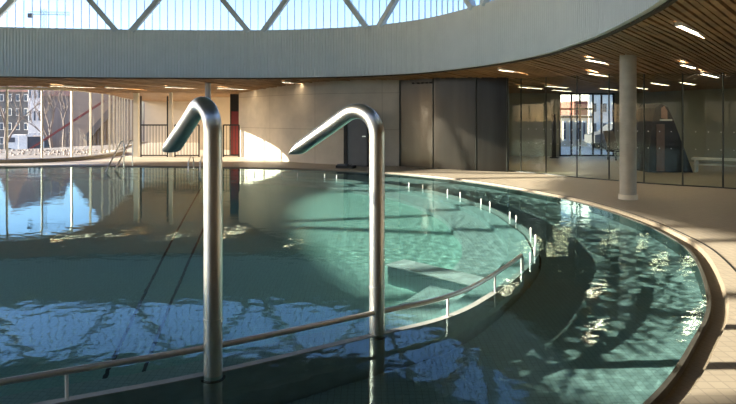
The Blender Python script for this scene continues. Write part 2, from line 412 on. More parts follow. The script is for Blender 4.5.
# V trusses
tl = resample(offset(RIM, .02), .02)
def near_idx(px):
    return min(range(len(tl)), key=lambda i: abs((368 + tl[i][0] / max(.1, tl[i][1]) * F) - px) + (0 if tl[i][1] > 10 * H else 9999))
i0 = near_idx(124); i1 = near_idx(256); i2 = near_idx(373)
nt_ = len(tl)
nodes = [i0, i1, i2]
step = abs(i1 - i0)
rot = 1 if ((i0 - i1) % nt_) < nt_ / 2 else -1
total = nt_ - ((i0 - i2) * rot) % nt_
cntn = round(total / step)
for k in range(1, cntn): nodes.append(int(i0 + rot * total * k / cntn) % nt_)
nodes = sorted(n_ % nt_ for n_ in nodes)
tr = empty('trim_roof_truss', (-5 * H, 6.3 * H, FT), kind='structure')
AZ = RT + .02
for j, a in enumerate(nodes):
    c = nodes[(j + 1) % len(nodes)]; gap = (c - a) % nt_
    mid = a + gap / 2
    for s_, e_ in ((a, 1), (c, -1)):
        st = s_ + e_ * 13
        apex = mid; kk = (AZ - FT) / (4.12 * H - FT)
        en = st + (gap / 2 - 13) * e_ * kk
        p = tl[int(st) % nt_]; q = tl[int(en) % nt_]
        m = MB(); m.bar((p[0], p[1], FT - .02), (q[0], q[1], AZ), .17, .17)
        child(m.build('strut', M['truss']), tr)

# ------------------------------------------------------------------ slatted timber ceiling
b = MB(); b.slab(FOOT, offset(RIM, .1), CZ + .16); b.build('ceiling', M['void'], kind='structure', fix=False)
dx, dy = math.sin(math.radians(41)), math.cos(math.radians(41))
nx, ny = dy, -dx
b = MB(); RO = offset(RIM, .12)
RO_s = RO[::4]
def ok(x, y): return inside(FOOT, x, y) and not inside(RO_s, x, y)
pitch = .115
us = [x * nx + y * ny for x, y in FOOT]; ws = [x * dx + y * dy for x, y in FOOT]
czc = {}
def cz(x, y):
    k = (round(x * 2), round(y * 2))
    if k not in czc: czc[k] = ceil_z(k[0] / 2, k[1] / 2)
    return czc[k]
u = min(us)
while u < max(us):
    w = min(ws); run = []
    stp = .25
    while w < max(ws) + 1:
        x = u * nx + w * dx; y = u * ny + w * dy
        good = ok(x, y)
        if good: run.append((x, y))
        if (not good or w + stp >= max(ws) + 1) and len(run) > 1:
            # extend run ends by bisection
            def ext(p, sgn):
                lo, hi = 0, stp
                for _ in range(5):
                    md = (lo + hi) / 2
                    if ok(p[0] + dx * md * sgn, p[1] + dy * md * sgn): lo = md
                    else: hi = md
                return (p[0] + dx * lo * sgn, p[1] + dy * lo * sgn)
            pts = [ext(run[0], -1)] + run[::8] + [ext(run[-1], 1)]
            o = len(b.v); hw = .036
            for (px_, py_) in pts:
                z = cz(px_, py_)
                b.v += [(px_ - nx * hw, py_ - ny * hw, z), (px_ + nx * hw, py_ + ny * hw, z), (px_ + nx * hw, py_ + ny * hw, z + .07), (px_ - nx * hw, py_ - ny * hw, z + .07)]
            for k in range(len(pts) - 1):
                for e in range(4):
                    f = (e + 1) % 4; b.f.append((o + k * 4 + e, o + k * 4 + f, o + k * 4 + 4 + f, o + k * 4 + 4 + e))
            b.f.append((o, o + 1, o + 2, o + 3)); e = o + 4 * (len(pts) - 1); b.f.append((e, e + 1, e + 2, e + 3))
        if not good: run = []
        w += stp
    u += pitch
b.build('ceiling_slats', M['wood'], kind='structure')

# ------------------------------------------------------------------ ceiling lights
lights = [((694, 32), 'ceiling light nearest the upper right corner, largest of the strips'),
          ((601.5, 60.5), 'upper of the two paired ceiling strips just left of the concrete column'),
          ((601.5, 73), 'lower of the two paired ceiling strips just left of the concrete column'),
          ((692, 65.5), 'ceiling strip right of the column, above the black tapered tower'),
          ((710.5, 74), 'ceiling strip right of the column, nearest the right glass joint'),
          ((514.5, 71.5), 'upper strip of the pair above the left end of the glass wall'),
          ((508, 78.5), 'lower strip of the pair above the left end of the glass wall'),
          ((557, 82.8), 'ceiling strip above the black door post in the glass wall'),
          ((660, 84), 'small ceiling strip immediately right of the concrete column top'),
          ((300, 81), 'upper strip of the pair above the sunlit patch of concrete wall'),
          ((300, 85.5), 'lower strip of the pair above the sunlit patch of concrete wall'),
          ((382.5, 80), 'ceiling strip just left of the brushed metal wall'),
          ((262, 89), 'ceiling strip over the left end of the concrete wall, lowest in view'),
          ((74, 82.6), 'ceiling strip over the glazing facing the building site, leftmost in view'),
          ((127, 83.5), 'ceiling strip over the end of the curved glazing'),
          ((185, 85), 'ceiling strip directly above the left railing gate'),
          ((236, 84), 'ceiling strip beside the slim steel column top')]
lights += [((562, 90.5), 'small ceiling strip inside the glazed room, above the left of the bright window'),
           ((609, 89), 'small ceiling strip inside the glazed room, above the right of the bright window'),
           ((688, 83.5), 'small ceiling strip inside the glazed room, above and right of the tapered tower'),
           ((531, 86.5), 'small ceiling strip added to brighten the glazed room near its left end'),  # this strip and the next are added to brighten the room
           ((640, 88), 'small ceiling strip added to brighten the glazed room just right of the column top')]
l0 = None
for (x, y), lab in lights:
    D = .78 * H * F / (HY - y)
    for _ in range(6):
        X = (x - 368) / F * D; D = (cz(X, D) - .01 - H) * F / (HY - y)
    X = (x - 368) / F * D
    if l0 is None:
        t = empty('ceiling_light', (0, 0, 0))
        m = MB()
        for s_ in (-1, 1): m.box((0, s_ * .045, .02), (1.75, .012, .06)); m.box((s_ * .881, 0, .02), (.012, .10, .06))
        m.build('frame', M['mull'], t)
        m = MB(); m.box((0, 0, .02), (1.74, .074, .03)); m.build('diffuser', M['lamp'], t)
        l0 = t
    else: t = copy_tree(l0)
    t.location = (X, D, cz(X, D) - .012); t.rotation_euler.z = math.atan2(dy, dx)
    tag(t, lab, 'ceiling light', 'linear lights set between the ceiling slats')

# ------------------------------------------------------------------ walls round the hall
WT = CZ + .2
o = MB().wall(BACKW, 0, WT, .12).build('wall_back', M['concrete'], kind='structure'); uv_wall(o, BACKW)
side = resample([(-3.2 * H + .06, 15.0 * H), (-3.0 * H, 23.2 * H)], 2, False)
o = MB().wall(side, 0, WT, .12).build('wall_recess', M['concrete'], kind='structure'); uv_wall(o, side)
mw = empty('wall_metal', (1.5 * H, 11.3 * H, 0), kind='structure')
child(MB().wall(METALW, .0, WT, .08).build('panel', M['metal']), mw)
inn = offset(METALW, .05) if offset(METALW, .05)[20][1] < METALW[20][1] else offset(METALW, -.05)
for px in (399, 434, 476, 508):
    p = min(inn, key=lambda q: abs(368 + q[0] / q[1] * F - px)); m = MB(); m.box((p[0], p[1], WT / 2), (.03, .03, WT)); child(m.build('joint', M['joint']), mw)
m = MB()
for px in (414, 418, 422, 427, 431):
    p = min(inn, key=lambda q: abs(368 + q[0] / q[1] * F - px)); m.box((p[0], p[1] - .02, 1.66 * H), (.09, .03, .05))
child(m.build('vent_slot', M['black']), mw)
# glass wall on the right
gw = empty('window_2', (4 * H, 9 * H, 0), kind='structure')
zt = WT
b = MB(); b.strip([(x, y, .03) for x, y in GWS], [(x, y, zt) for x, y in GWS], False); child(b.build('pane', M['glassg']), gw)
for x, y in GWX:
    m = MB(); m.box((x, y, zt / 2), (.025, .04, zt)); child(m.build('joint', M['joint']), gw)
b = MB(); b.wall(GWS, .0, .06, .05); child(b.build('sill', M['joint']), gw)
b = MB(); ins = offset(GWS, .012)
if ins[10][1] > GWS[10][1]: ins = offset(GWS, -.012)
for x, y in resample(ins[6:], .27, False):
    for z in (.79 * H, .545 * H):
        b.add([(x + .014 * math.cos(a), y, z + .014 * math.sin(a)) for a in [k * math.pi / 4 for k in range(8)]], [tuple(range(8))])
child(b.build('marker_dots', M['dot']), gw)
# closing walls behind the viewer and to the right
bw = hs([(7.1, 3.2), (6.4, 1.0), (3.5, -1.5), (0, -2.6), (-4, -2.6)])
bw = spline(bw, 6, False); o = MB().wall(bw, 0, WT, .12).build('wall_rear', M['concrete'], kind='structure'); uv_wall(o, bw)

# glazing on the left, curving away
def glazing(name, line, spacing, skip=()):
    e = empty(name, (line[0][0], line[0][1], 0), kind='structure')
    b = MB(); b.strip([(x, y, .0) for x, y in line], [(x, y, WT) for x, y in line], False); child(b.build('pane', M['glass']), e)
    f0 = None
    ln = resample(line, .02, False)[19::int(spacing / .02)]
    for i, (x, y) in enumerate(ln):
        a = ln[max(0, i - 1)]; c = ln[min(len(ln) - 1, i + 1)]
        rz = math.atan2(c[1] - a[1], c[0] - a[0])
        if f0 is None:
            m = MB(); m.box((0, 0, WT / 2), (.06, .075, WT)); f0 = m.build('mullion', M['cmull']); q = f0
        else: q = f0.copy(); COL.objects.link(q)
        q.parent = e; q.location = (x - line[0][0], y - line[0][1], 0); q.rotation_euler.z = rz
    b = MB(); b.wall(line, 0, .10, .12); child(b.build('sill', M['deck']), e)
    b = MB(); b.wall(line, 1.60 * H, 1.66 * H, .12); child(b.build('head', M['cmull']), e)
    return e
g3 = glazing('window_3', GLZ, 1.2)
left2 = spline(hs([(-15.3, 7.5), (-15, 4), (-13.3, .6), (-9.7, -1.8), (-4, -2.6)]), 8, False)
g4 = glazing('window_4', left2, 1.3)
cb = [p for p in GLZ if p[1] < 16.5 * H and p[0] > -13 * H]
cbi = offset(cb, .45) if offset(cb, .45)[5][1] < cb[5][1] else offset(cb, -.45)
b = MB(); b.wall(cbi, 0, .17, .45); b.build('trim_curb', M['gutter'], kind='structure')

# recess on the far left: pale walls, red door, gates
o = MB().box((PD(216, 130, 18 * H).x, 18 * H, WT / 2), (1.75, .1, WT)).build('wall_recess_pale', M['cream'], kind='structure')
o = MB().box((-5.8 * H, 23 * H, WT / 2), (5.5 * H, .12, WT)).build('wall_recess_end', M['cream'], kind='structure')
d = empty('door_1', (PD(236.5, 140, 15.6 * H).x, 15.6 * H, DZ), kind='structure')
wd = 11 / F * 15.6 * H
m = MB(); m.box((0, .06, WT / 2), (wd + .1, .06, WT)); m.build('frame', M['black'], d)
m = MB(); m.box((.02, 0, 1.0), (wd, .05, 1.95)); m.build('leaf', M['red'], d)
def cyl(name, p, r, h, mat, n=28, **k):
    return MB().tube([(p[0], p[1], 0), (p[0], p[1], h)], r, n).build(name, mat, smooth=True, **k)
# pillars
p = P(136.5, 156.5, DZ); MB().box((p.x, p.y, WT / 2), (.2, .2, WT)).build('column_cream', M['cmull'], kind='structure')
p = P(171, 156.8, DZ); MB().box((p.x, p.y, WT / 2), (.13, .13, WT)).build('column_white', M['cmull'], kind='structure')
cp = P(628, 199, DZ)
col = empty('column', (cp.x, cp.y, DZ), kind='structure')
m = MB(); m.tube([(0, 0, 0), (0, 0, WT - DZ)], .165, 40); m.build('shaft', M['column'], col, smooth=True)
m = MB(); m.tube([(0, 0, 0), (0, 0, .10)], .19, 40); m.build('base', M['cmull'], col, smooth=True)
sp = P(208, 162.5, DZ); cyl('column_steel', (sp.x, sp.y), .11, WT, M['truss'], kind='structure')
# railing gates
def gate(xa, xb, yb, lab, extra=None):
    a = P(xa, yb, DZ); c = P(xb, yb, DZ); L = (c - a).length; rz = math.atan2(c.y - a.y, c.x - a.x)
    e = empty('railing_gate', a, rz, label=lab, cat='railing', group='black railings in front of the pale recess')
    hh = 8.2 / F; top = H - DZ - (125 - HY) / F * a.y
    m = MB(); m.box((L / 2, 0, top), (L, .05, .06)); m.build('top_rail', M['black'], e)
    m = MB(); m.box((L / 2, 0, .07), (L, .04, .05)); m.build('bottom_rail', M['black'], e)
    m = MB(); k = .13
    while k < L - .06: m.box((k, 0, top / 2 + .03), (.018, .018, top - .06)); k += .13
    m.build('pickets', M['black'], e)
    for q in (0, L):
        m = MB(); m.box((q, 0, (extra or top) / 2), (.05, .05, extra or top)); m.build('post', M['black'], e)
    return e
gate(141, 167.5, 157, 'black railing between the cream pillar and the slim white pillar', extra=2.62)
gate(175, 199, 157, 'black railing between the slim white pillar and the left spout')
gate(223.5, 239, 157, 'short black railing in front of the red door')

# door in the concrete wall, with the box of gear in front
p = P(357, 166.2, DZ); q = PD(357, 113, p.y)
dd = empty('door_2', (p.x, p.y - .02, DZ), math.radians(-24), kind='structure')
w_ = 23 / F * p.y
m = MB(); m.box((0, .0, q.z / 2), (w_ * 1.06, .05, q.z)); m.build('leaf', M['vent'], dd)
m = MB(); m.box((-w_ * .53, -.02, q.z / 2 + .05), (.13, .08, q.z + .1)); m.box((w_ * .53, -.02, q.z / 2 + .05), (.05, .08, q.z + .1)); m.build('frame', M['black'], dd)
m = MB(); m.box((w_ * .36, -.05, 1.05), (.12, .04, .03)); m.build('handle', M['steel'], dd)
p = P(346, 168.0, DZ)
e = empty('equipment_case', (p.x, p.y, DZ), math.radians(-20), label='low dark equipment case lying on the deck by the grey door', cat='case')
m = MB(); m.box((0, 0, .045), (.62, .32, .09)); m.build('body', M['black'], e)
m = MB(); m.box((-.12, 0, .11), (.30, .26, .04)); m.build('lid', M['vent'], e)
m = MB(); m.tube([(.12, -.1, .09), (.14, -.1, .14), (.24, -.1, .14), (.26, -.1, .09)], .012, 6); m.build('handle', M['black'], e)

# ------------------------------------------------------------------ room behind the glass wall
RB = 15.1 * H
wx0, wx1 = PD(559, 0, RB).x, PD(614, 0, RB).x
zt_ = PD(0, 93, RB).z
m = MB(); m.box(((2.2 * H + wx0) / 2, RB, WT / 2), (wx0 - 2.2 * H, .15, WT)); m.box(((wx1 + 10.5 * H) / 2, RB, WT / 2), (10.5 * H - wx1, .15, WT))
m.box(((wx0 + wx1) / 2, RB, (zt_ + WT) / 2), (wx1 - wx0, .15, WT - zt_)); m.build('wall_room_far', M['room'], kind='structure')
MB().box((2.3 * H, 13 * H, WT / 2), (.12, 4.3 * H, WT)).build('wall_room_left', M['room'], kind='structure')
rw = resample(hs([(6.7, 15.1), (7.1, 13.2), (8.4, 11.4), (10.4, 9.6)]), 1, False)
MB().wall(rw, 0, WT, .12).build('wall_room_right', M['room'], kind='structure')
w5 = empty('window_5', ((wx0 + wx1) / 2, RB, 0), kind='structure')
ww = wx1 - wx0
m = MB(); m.add([(-ww / 2, 0, .05), (ww / 2, 0, .05), (ww / 2, 0, zt_), (-ww / 2, 0, zt_)], [(0, 1, 2, 3)]); m.build('pane', M['glass'], w5)
m = MB()
for px in (559.5, 571, 579.5, 592.5, 601, 613): m.box((PD(px, 0, RB).x - (wx0 + wx1) / 2, -.05, zt_ / 2), (.06, .08, zt_))
for py, xa, xb in ((109, 559, 592), (117, 559, 592), (94, 559, 613), (157, 559, 613)):
    xa = PD(xa, 0, RB).x; xb = PD(xb, 0, RB).x; m.box(((xa + xb) / 2 - (wx0 + wx1) / 2, -.05, max(.05, PD(0, py, RB).z)), (xb - xa, .08, .08))
m.build('frame', M['black'], w5)
p = P(554, 158, DZ)
e = empty('door_post', (p.x, p.y, DZ), label='tall black post standing behind the glass wall beside the bright window', cat='post')
hh = PD(0, 115, p.y).z
m = MB(); m.box((0, 0, hh / 2), (.15, .12, hh)); m.build('post', M['black'], e)
m = MB(); m.box((0, 0, .015), (.3, .25, .03)); m.build('base', M['black'], e)
# dark tapered tower
p0 = P(668, 172.5, DZ); Dt = p0.y
def tw(x, y, dd=0): q = PD(x, y, Dt); return (q.x, q.y + dd, max(DZ, q.z))
pts_f = [tw(648, 172.5), tw(693, 172.5), tw(674, 121), tw(668, 107), tw(661, 103.5), tw(655, 108), tw(652, 122)]
fr = MB(); pts_b = [(x * 1.0, y + 1.2, z) for x, y, z in pts_f]
nn = len(pts_f)
fr.add(pts_f + pts_b, [tuple(range(nn)), tuple(range(nn, 2 * nn))[::-1]] + [(i, (i + 1) % nn, nn + (i + 1) % nn, nn + i) for i in range(nn)])
e = empty('tapered_tower', (p0.x, p0.y, DZ), label='black tapered tower standing behind the glass wall right of the column', cat='tower')
child(fr.build('shell', M['black']), e)
m = MB(); m.add([tw(661, 118, -.03), tw(667, 119.5, -.03), tw(667, 111, -.03), tw(664, 106, -.03), tw(661, 108, -.03)], [(0, 1, 2, 3, 4)])
m.add([tw(661, 118, -.01), tw(667, 119.5, -.01), tw(667, 111, -.01), tw(664, 106, -.01), tw(661, 108, -.01)], [(4, 3, 2, 1, 0)]); child(m.build('arched_panel', M['tile_roof']), e)
m = MB(); q0 = tw(656, 171, -.03); q1 = tw(664, 124, -.03); m.box(((q0[0] + q1[0]) / 2, q0[1], (q0[2] + q1[2]) / 2), (q1[0] - q0[0], .03, q1[2] - q0[2])); child(m.build('door', M['door']), e)
m = MB(); q1 = tw(659.5, 120, -.05); q2 = tw(671, 120, -.05); m.box(((q1[0] + q2[0]) / 2, q1[1], q1[2]), (q2[0] - q1[0], .06, .05)); child(m.build('ledge', M['bwhite']), e)
# long pale bench inside
p = P(731, 174, DZ)
e = empty('bench', (p.x + .3, p.y, DZ), math.radians(-38), label='long pale bench inside the glazed room at the right edge', cat='bench')
m = MB(); m.box((0, 0, .42), (2.6, .42, .06)); m.build('seat', M['bwhite'], e)
m = MB(); m.box((0, .02, .24), (2.5, .3, .03)); m.build('shelf', M['bwhite'], e)
for s_ in (-1.2, 1.2):
    m = MB(); m.box((s_, 0, .195), (.06, .38, .39)); m.build('leg', M['bwhite'], e)
# dark coat-like chair seen against the window edge
p = P(616, 160, DZ)
e = empty('lounge_chair', (p.x, p.y, DZ), math.radians(25), label='dark slanted chair behind the glass, just left of the column', cat='chair')
m = MB(); m.box((0, 0, .38), (.55, .5, .1)); m.build('seat', M['black'], e)
m = MB(); m.bar((.1, .22, .4), (.1, .5, 1.15), .5, .08); m.build('backrest', M['bbrown'], e)
for sx in (-.22, .22):
    for sy in (-.2, .2):
        m = MB(); m.box((sx, sy, .165), (.04, .04, .33)); m.build('leg', M['black'], e)

# ------------------------------------------------------------------ spouts
def spout(base_px, dirv, lab, apex):
    p = P(*base_px, 0); R = .063
    e = empty('water_spout', (p.x, p.y, 0), label=lab, cat='water spout', group='stainless gooseneck spouts on the ring wall')
    L = math.hypot(*dirv); d = Vector((dirv[0] / L, dirv[1] / L, 0))
    slope = .57
    br = .20                     # bend radius
    ang = math.pi / 2 + math.atan(slope)
    top = apex
    pts = [Vector((0, 0, -.06)), Vector((0, 0, .5)), Vector((0, 0, 1.1))]
    zc = top - R - br
    for k in range(19):
        a = ang * k / 18
        pts.append(d * (br - br * math.cos(a)) + Vector((0, 0, zc + br * math.sin(a))))
    dd = (d * math.sin(ang) + Vector((0, 0, math.cos(ang)))).normalized()
    last = pts[-1]; straight = .20
    pts += [last + dd * (straight * .5), last + dd * straight]
    m = MB(); m.tube(pts, R, 32); m.build('pipe', M['steel'], e, smooth=True)
    # flattened nozzle
    lat = Vector((-d.y, d.x, 0)); np_ = []; rr = []
    s0 = last + dd * (straight - .001); NL = L * H - .2 - straight - .01
    for k in range(15):
        t = k / 14; np_.append(s0 + dd * (NL * t))
        th = R * (1 - .12 * t) if t < .78 else R * .906 * (1 - ((t - .78) / .22) ** 1.3 * .82)
        wd_ = R * (1 + .22 * t) if t < .86 else R * 1.19 * (1 - ((t - .86) / .14) ** 2 * .25)
        rr.append((wd_, th))
    m = MB(); m.tube(np_, rr, 32, flat=lat); m.build('nozzle', M['steel'], e, smooth=True)
    m = MB(); q = np_[-1]; m.box(q + dd * .002, (.006, .085, .010), ax=(dd, lat, dd.cross(lat))); m.build('slot', M['black'], e)
    m = MB(); m.tube([(0, 0, -.075), (0, 0, -.055)], .085, 24); m.build('base_plate', M['edge'], e, smooth=True)
    m = MB(); m.tube([(0, 0, .36), (0, 0, .385)], .066, 32); m.build('collar', M['steel'], e, smooth=True)
    return e
spout((213, 374), (-.30, .40), 'left steel spout, taller in view, its nozzle pointing down toward the far glazing', 1.895)
spout((377, 333), (-.43, .30), 'right steel spout, its slim nozzle pointing at the concrete wall', 1.862)

# ------------------------------------------------------------------ handrail on the ring wall
mid = offset(RING, -.06)
def ring_near(x, y): 
    q = P(x, y); return min(range(len(mid)), key=lambda i: (mid[i][0] - q.x) ** 2 + (mid[i][1] - q.y) ** 2)
ia = ring_near(529, 268); n = len(mid)
ib = min(range(n), key=lambda i: (mid[i][0] + 2.6 * H) ** 2 + (mid[i][1] - 1.75 * H) ** 2)
def arc(i, j):
    f = [(i + k) % n for k in range((j - i) % n + 1)]; g = [(i - k) % n for k in range((i - j) % n + 1)]
    return f if len(f) < len(g) else g
pts = [mid[i] for i in arc(ib, ia)]
rz_ = .178
rail = empty('handrail', (pts[-1][0], pts[-1][1], 0), label='long stainless handrail curving along the pool ring wall between the spouts', cat='handrail')
line = [(x, y, rz_) for x, y in pts[:-3]]
ex, ey = pts[-3]; hx, hy = pts[-1][0] - pts[-4][0], pts[-1][1] - pts[-4][1]; hl = math.hypot(hx, hy); hx /= hl; hy /= hl
for k in range(1, 9):
    a = math.pi * .5 * k / 8; line.append((ex + hx * .06 * math.sin(a), ey + hy * .06 * math.sin(a), rz_ - .06 * (1 - math.cos(a))))
line.append((ex + hx * .055, ey + hy * .055, -.25))
m = MB(); m.tube(line, .021, 14); child(m.build('rail', M['steel'], smooth=True), rail)
for px in (70, 449, 494):
    j = min(range(len(pts)), key=lambda i: abs(368 + pts[i][0] / pts[i][1] * F - px)); q = pts[j]
    m = MB(); m.tube([(q[0], q[1], -.013), (q[0], q[1], rz_ - .01)], .011, 10); child(m.build('post', M['white'], smooth=True), rail)
m = MB(); q0 = pts[-3]; 

# marker posts round the ring
mpx = [(257, 174), (287, 175), (301, 175.6), (330, 177), (342, 178), (411, 187), (424, 189), (450, 194), (461, 197), (484, 204), (494, 207), (514, 218), (522, 222), (534, 235), (538, 243), (537, 255), (533, 263)]
words = ['short white post on the ring wall, leftmost of the far row by the concrete wall', 'short white post, second from the left in the far row',
 'short white post, third from the left in the far row', 'short white post left of the grey door, first of a pair', 'short white post left of the grey door, second of a pair',
 'short white post right of the right spout, first of its pair', 'short white post right of the right spout, second of its pair',
 'short white post before the metal wall, left of its pair', 'short white post before the metal wall, right of its pair',
 'short white post before the start of the glass wall, farther of its pair', 'short white post before the start of the glass wall, nearer of its pair',
 'short white post on the right bend of the ring, farther of the first pair', 'short white post on the right bend of the ring, nearer of the first pair',
 'short white post at the rightmost point of the ring, farther one', 'short white post at the rightmost point of the ring, nearer one',
 'short white post just past the rightmost bend, nearest but one to the handrail end', 'short white post nearest the curled end of the handrail']
f0 = None
for (x, y), lab in zip(mpx, words):
    q = mid[ring_near(x, y)]
    if f0 is None:
        m = MB(); m.tube([(0, 0, -.014), (0, 0, .115), (0, 0, .122)], [.013, .013, .009], 12); o = m.build('marker_post', M['white'], smooth=True); f0 = o
    else: o = f0.copy(); COL.objects.link(o)
    o.location = (q[0], q[1], -.012); tag(o, lab, 'post', 'short white posts standing round the ring wall')

# pool stair handrail and grab rail on the far edge
p = P(124, 167.5, DZ)
e = empty('pool_stair_rail', (p.x, p.y, DZ), label='stainless stair rail slanting into the water at the far left edge', cat='pool rail')
hh = .9; px1 = P(107, 171.5, 0) - p
for k, (dyy, s_) in enumerate(((0, 1), (.75, .62))):
    m = MB(); m.tube([(0, dyy, 0), (0, dyy, hh * .93), (-.03, dyy, hh * .985), (-.08, dyy, hh), (px1.x, px1.y + dyy, .05), (px1.x - .25, px1.y + dyy - .1, -.5)], .022, 10); m.build('rail', M['steel'], e, smooth=True)
m = MB(); m.tube([(0, 0, .5), (px1.x * .98, px1.y, -.4)], .018, 8); m.build('lower_rail', M['steel'], e, smooth=True)
p = P(203, 169.5, DZ)
e = empty('grab_rail', (p.x, p.y, DZ), label='small looped steel grab rail on the far edge beside the left spout', cat='grab rail')
for s_ in (0, -.38):
    m = MB(); m.tube([(s_, .25, 0), (s_, .25, .3), (s_ * 1.0, .15, .42), (s_, -.1, .42), (s_, -.32, .25), (s_, -.4, -.35)], .02, 10); m.build('rail', M['steel'], e, smooth=True)

# submerged bench slab inside the ring
a = PR(396, 262, .40); c = PR(478, 281, .40)
e = empty('underwater_bench', ((a.x + c.x) / 2, (a.y + c.y) / 2, -DI), math.atan2(c.y - a.y, c.x - a.x), label='pale slab bench standing under the water inside the ring', cat='bench')
L = math.hypot(c.x - a.x, c.y - a.y)
m = MB(); m.box((0, 0, (DI - .45) / 2), (L, .32, DI - .45)); m.build('body', M['step'], e)
m = MB(); m.box((0, 0, DI - .425), (L + .03, .36, .05)); m.build('top', M['white'], e)

# ------------------------------------------------------------------ outside, beyond the left glazing
GZ = -2.95
def bld(name, x0, x1, D, depth, ytop, mat, lab, windows=None, roof=None, wmat='winglass', cat='building', zb=GZ):
    X0, X1 = PD(x0, 0, D).x, PD(x1, 0, D).x; zt = PD(0, ytop, D).z
    e = empty(name, ((X0 + X1) / 2, D, zb), label=lab, cat=cat); W = X1 - X0; hgt = zt - zb
    m = MB(); m.box((0, depth / 2, hgt / 2), (W, depth, hgt)); m.build('wall', M[mat], e)
    if windows:
        nx_, ny_ = windows
        for i in range(nx_):
            for j in range(ny_):
                wx = W * (i + .5) / nx_ - W / 2; wz = hgt * (j + .6) / ny_
                if wz > hgt - .8: continue
                m = MB(); m.box((wx, -.03, wz), (W / nx_ * .45, .08, hgt / ny_ * .5)); f = m.build('window', M['bwhite'], e)
                m = MB(); m.box((wx, -.08, wz), (W / nx_ * .36, .04, hgt / ny_ * .42)); m.build('pane', M[wmat], f)
    if roof:
        m = MB(); r = roof
        m.add([(-W / 2 - .3, -.3, hgt), (W / 2 + .3, -.3, hgt), (W / 2 + .3, depth + .3, hgt), (-W / 2 - .3, depth + .3, hgt), (0, -.3, hgt + r), (0, depth + .3, hgt + r)],
              [(0, 1, 4), (2, 3, 5), (1, 2, 5, 4), (3, 0, 4, 5), (0, 3, 2, 1)]); m.build('roof', M['tile_roof'], e)
    return e
bld('house', -2, 30, 50 * H, 14, 92, 'bgrey', 'dark slate house with white-framed windows under a red roof, behind the left glazing', (4, 4), 6.5)
bld('house', 28, 42, 46 * H, 10, 84, 'bwhite', 'narrow pale house beside the dark slate house, dark upright windows', (3, 3))
bld('barn', 43, 84, 42 * H, 12, 96, 'bbrown', 'wide brown streaked building behind the white mullions', None, 2.5)
# sloping neighbour with fins
D = 30 * H
pr = [PD(72, 150, D), PD(72, 92, D), PD(99, 56, D), PD(122, 34, D), PD(150, 34, D), PD(150, 150, D)]
e = empty('sloping_building', (pr[0].x, D, GZ), label='tall beige building with a slanting edge at the right of the glazing', cat='building')
m = MB(); fv = [(q.x, D, q.z) for q in pr]; fb = [(x, y + 9, z) for x, y, z in fv]
for l in (fv, fb):
    l[0] = (l[0][0], l[0][1], GZ); l[-1] = (l[-1][0], l[-1][1], GZ)
m.add(fv + fb, [(0, 1, 2, 3, 4, 5), (11, 10, 9, 8, 7, 6)] + [(i, (i + 1) % 6, 6 + (i + 1) % 6, 6 + i) for i in range(6)]); child(m.build('wall', M['bbeige']), e)
m = MB(); a = PD(86, 140, D - 1); c = PD(127, 92, D - 1); m.bar(a, c, .35, .5); child(m.build('edge_beam', M['bgrey']), e)
for k in range(12):
    t = (k + .5) / 12; q = a.lerp(c, t); m = MB(); m.box((q.x, q.y + .3, (q.z + GZ) / 2), (.16, .5, q.z - GZ)); child(m.build('fin', M['bgrey']), e)
# red boom
e = empty('red_boom', tuple(PD(22, 155, 25 * H)), label='long red boom slanting upward across the building site', cat='boom')
m = MB(); a = PD(24, 153, 25 * H); c = PD(104, 101, 25 * H); m.bar(a, c, .10, .14); child(m.build('arm', M['red']), e)
m = MB(); m.bar((a.x, a.y, GZ), a, .3, .3); child(m.build('foot', M['red']), e)
# truck
D = 43.0 * H
e = empty('truck', (PD(22, 0, D).x, D, GZ), label='white truck parked on the building site behind the left glazing', cat='truck')
m = MB(); m.add([(-1.7, -.9, .5), (.1, -.9, .5), (.1, -.9, 2.5), (-1.1, -.9, 2.5), (-1.7, -.9, 1.5)] + [(-1.7, .9, .5), (.1, .9, .5), (.1, .9, 2.5), (-1.1, .9, 2.5), (-1.7, .9, 1.5)],
      [(0, 1, 2, 3, 4), (9, 8, 7, 6, 5)] + [(i, (i + 1) % 5, 5 + (i + 1) % 5, 5 + i) for i in range(5)]); m.build('cab', M['bwhite'], e)
m = MB(); m.box((1.05, 0, 1.5), (1.7, 2.0, 1.9)); m.build('cargo_box', M['bwhite'], e)
m = MB(); m.box((-.75, -.92, 1.862), (.8, .03, .6)); m.build('side_window', M['winglass'], e)
m = MB(); m.box((.15, 0, .5), (3.4, 1.6, .2)); m.build('chassis', M['black'], e)
for x in (-1.0, 1.3):
    for y in (-.8, .8):
        m = MB(); m.tube([(x, y - .12, .42), (x, y + .12, .42)], .42, 18); m.build('wheel', M['tyre'], e)
# site container and fence
D = 40 * H
e = empty('site_cabin', (PD(35, 0, D).x, D, GZ), label='small pale site cabin with an open frame beside the truck', cat='cabin')
m = MB(); m.box((0, .8, 1.2), (1.8, 1.6, 2.4)); m.build('wall', M['bgrey'], e)
m = MB()
for s_ in (-.95, .95): m.box((s_, 0, 1.3), (.16, .16, 2.6))
m.box((0, 0, 2.6), (2.06, .16, .16)); m.build('frame', M['bwhite'], e)
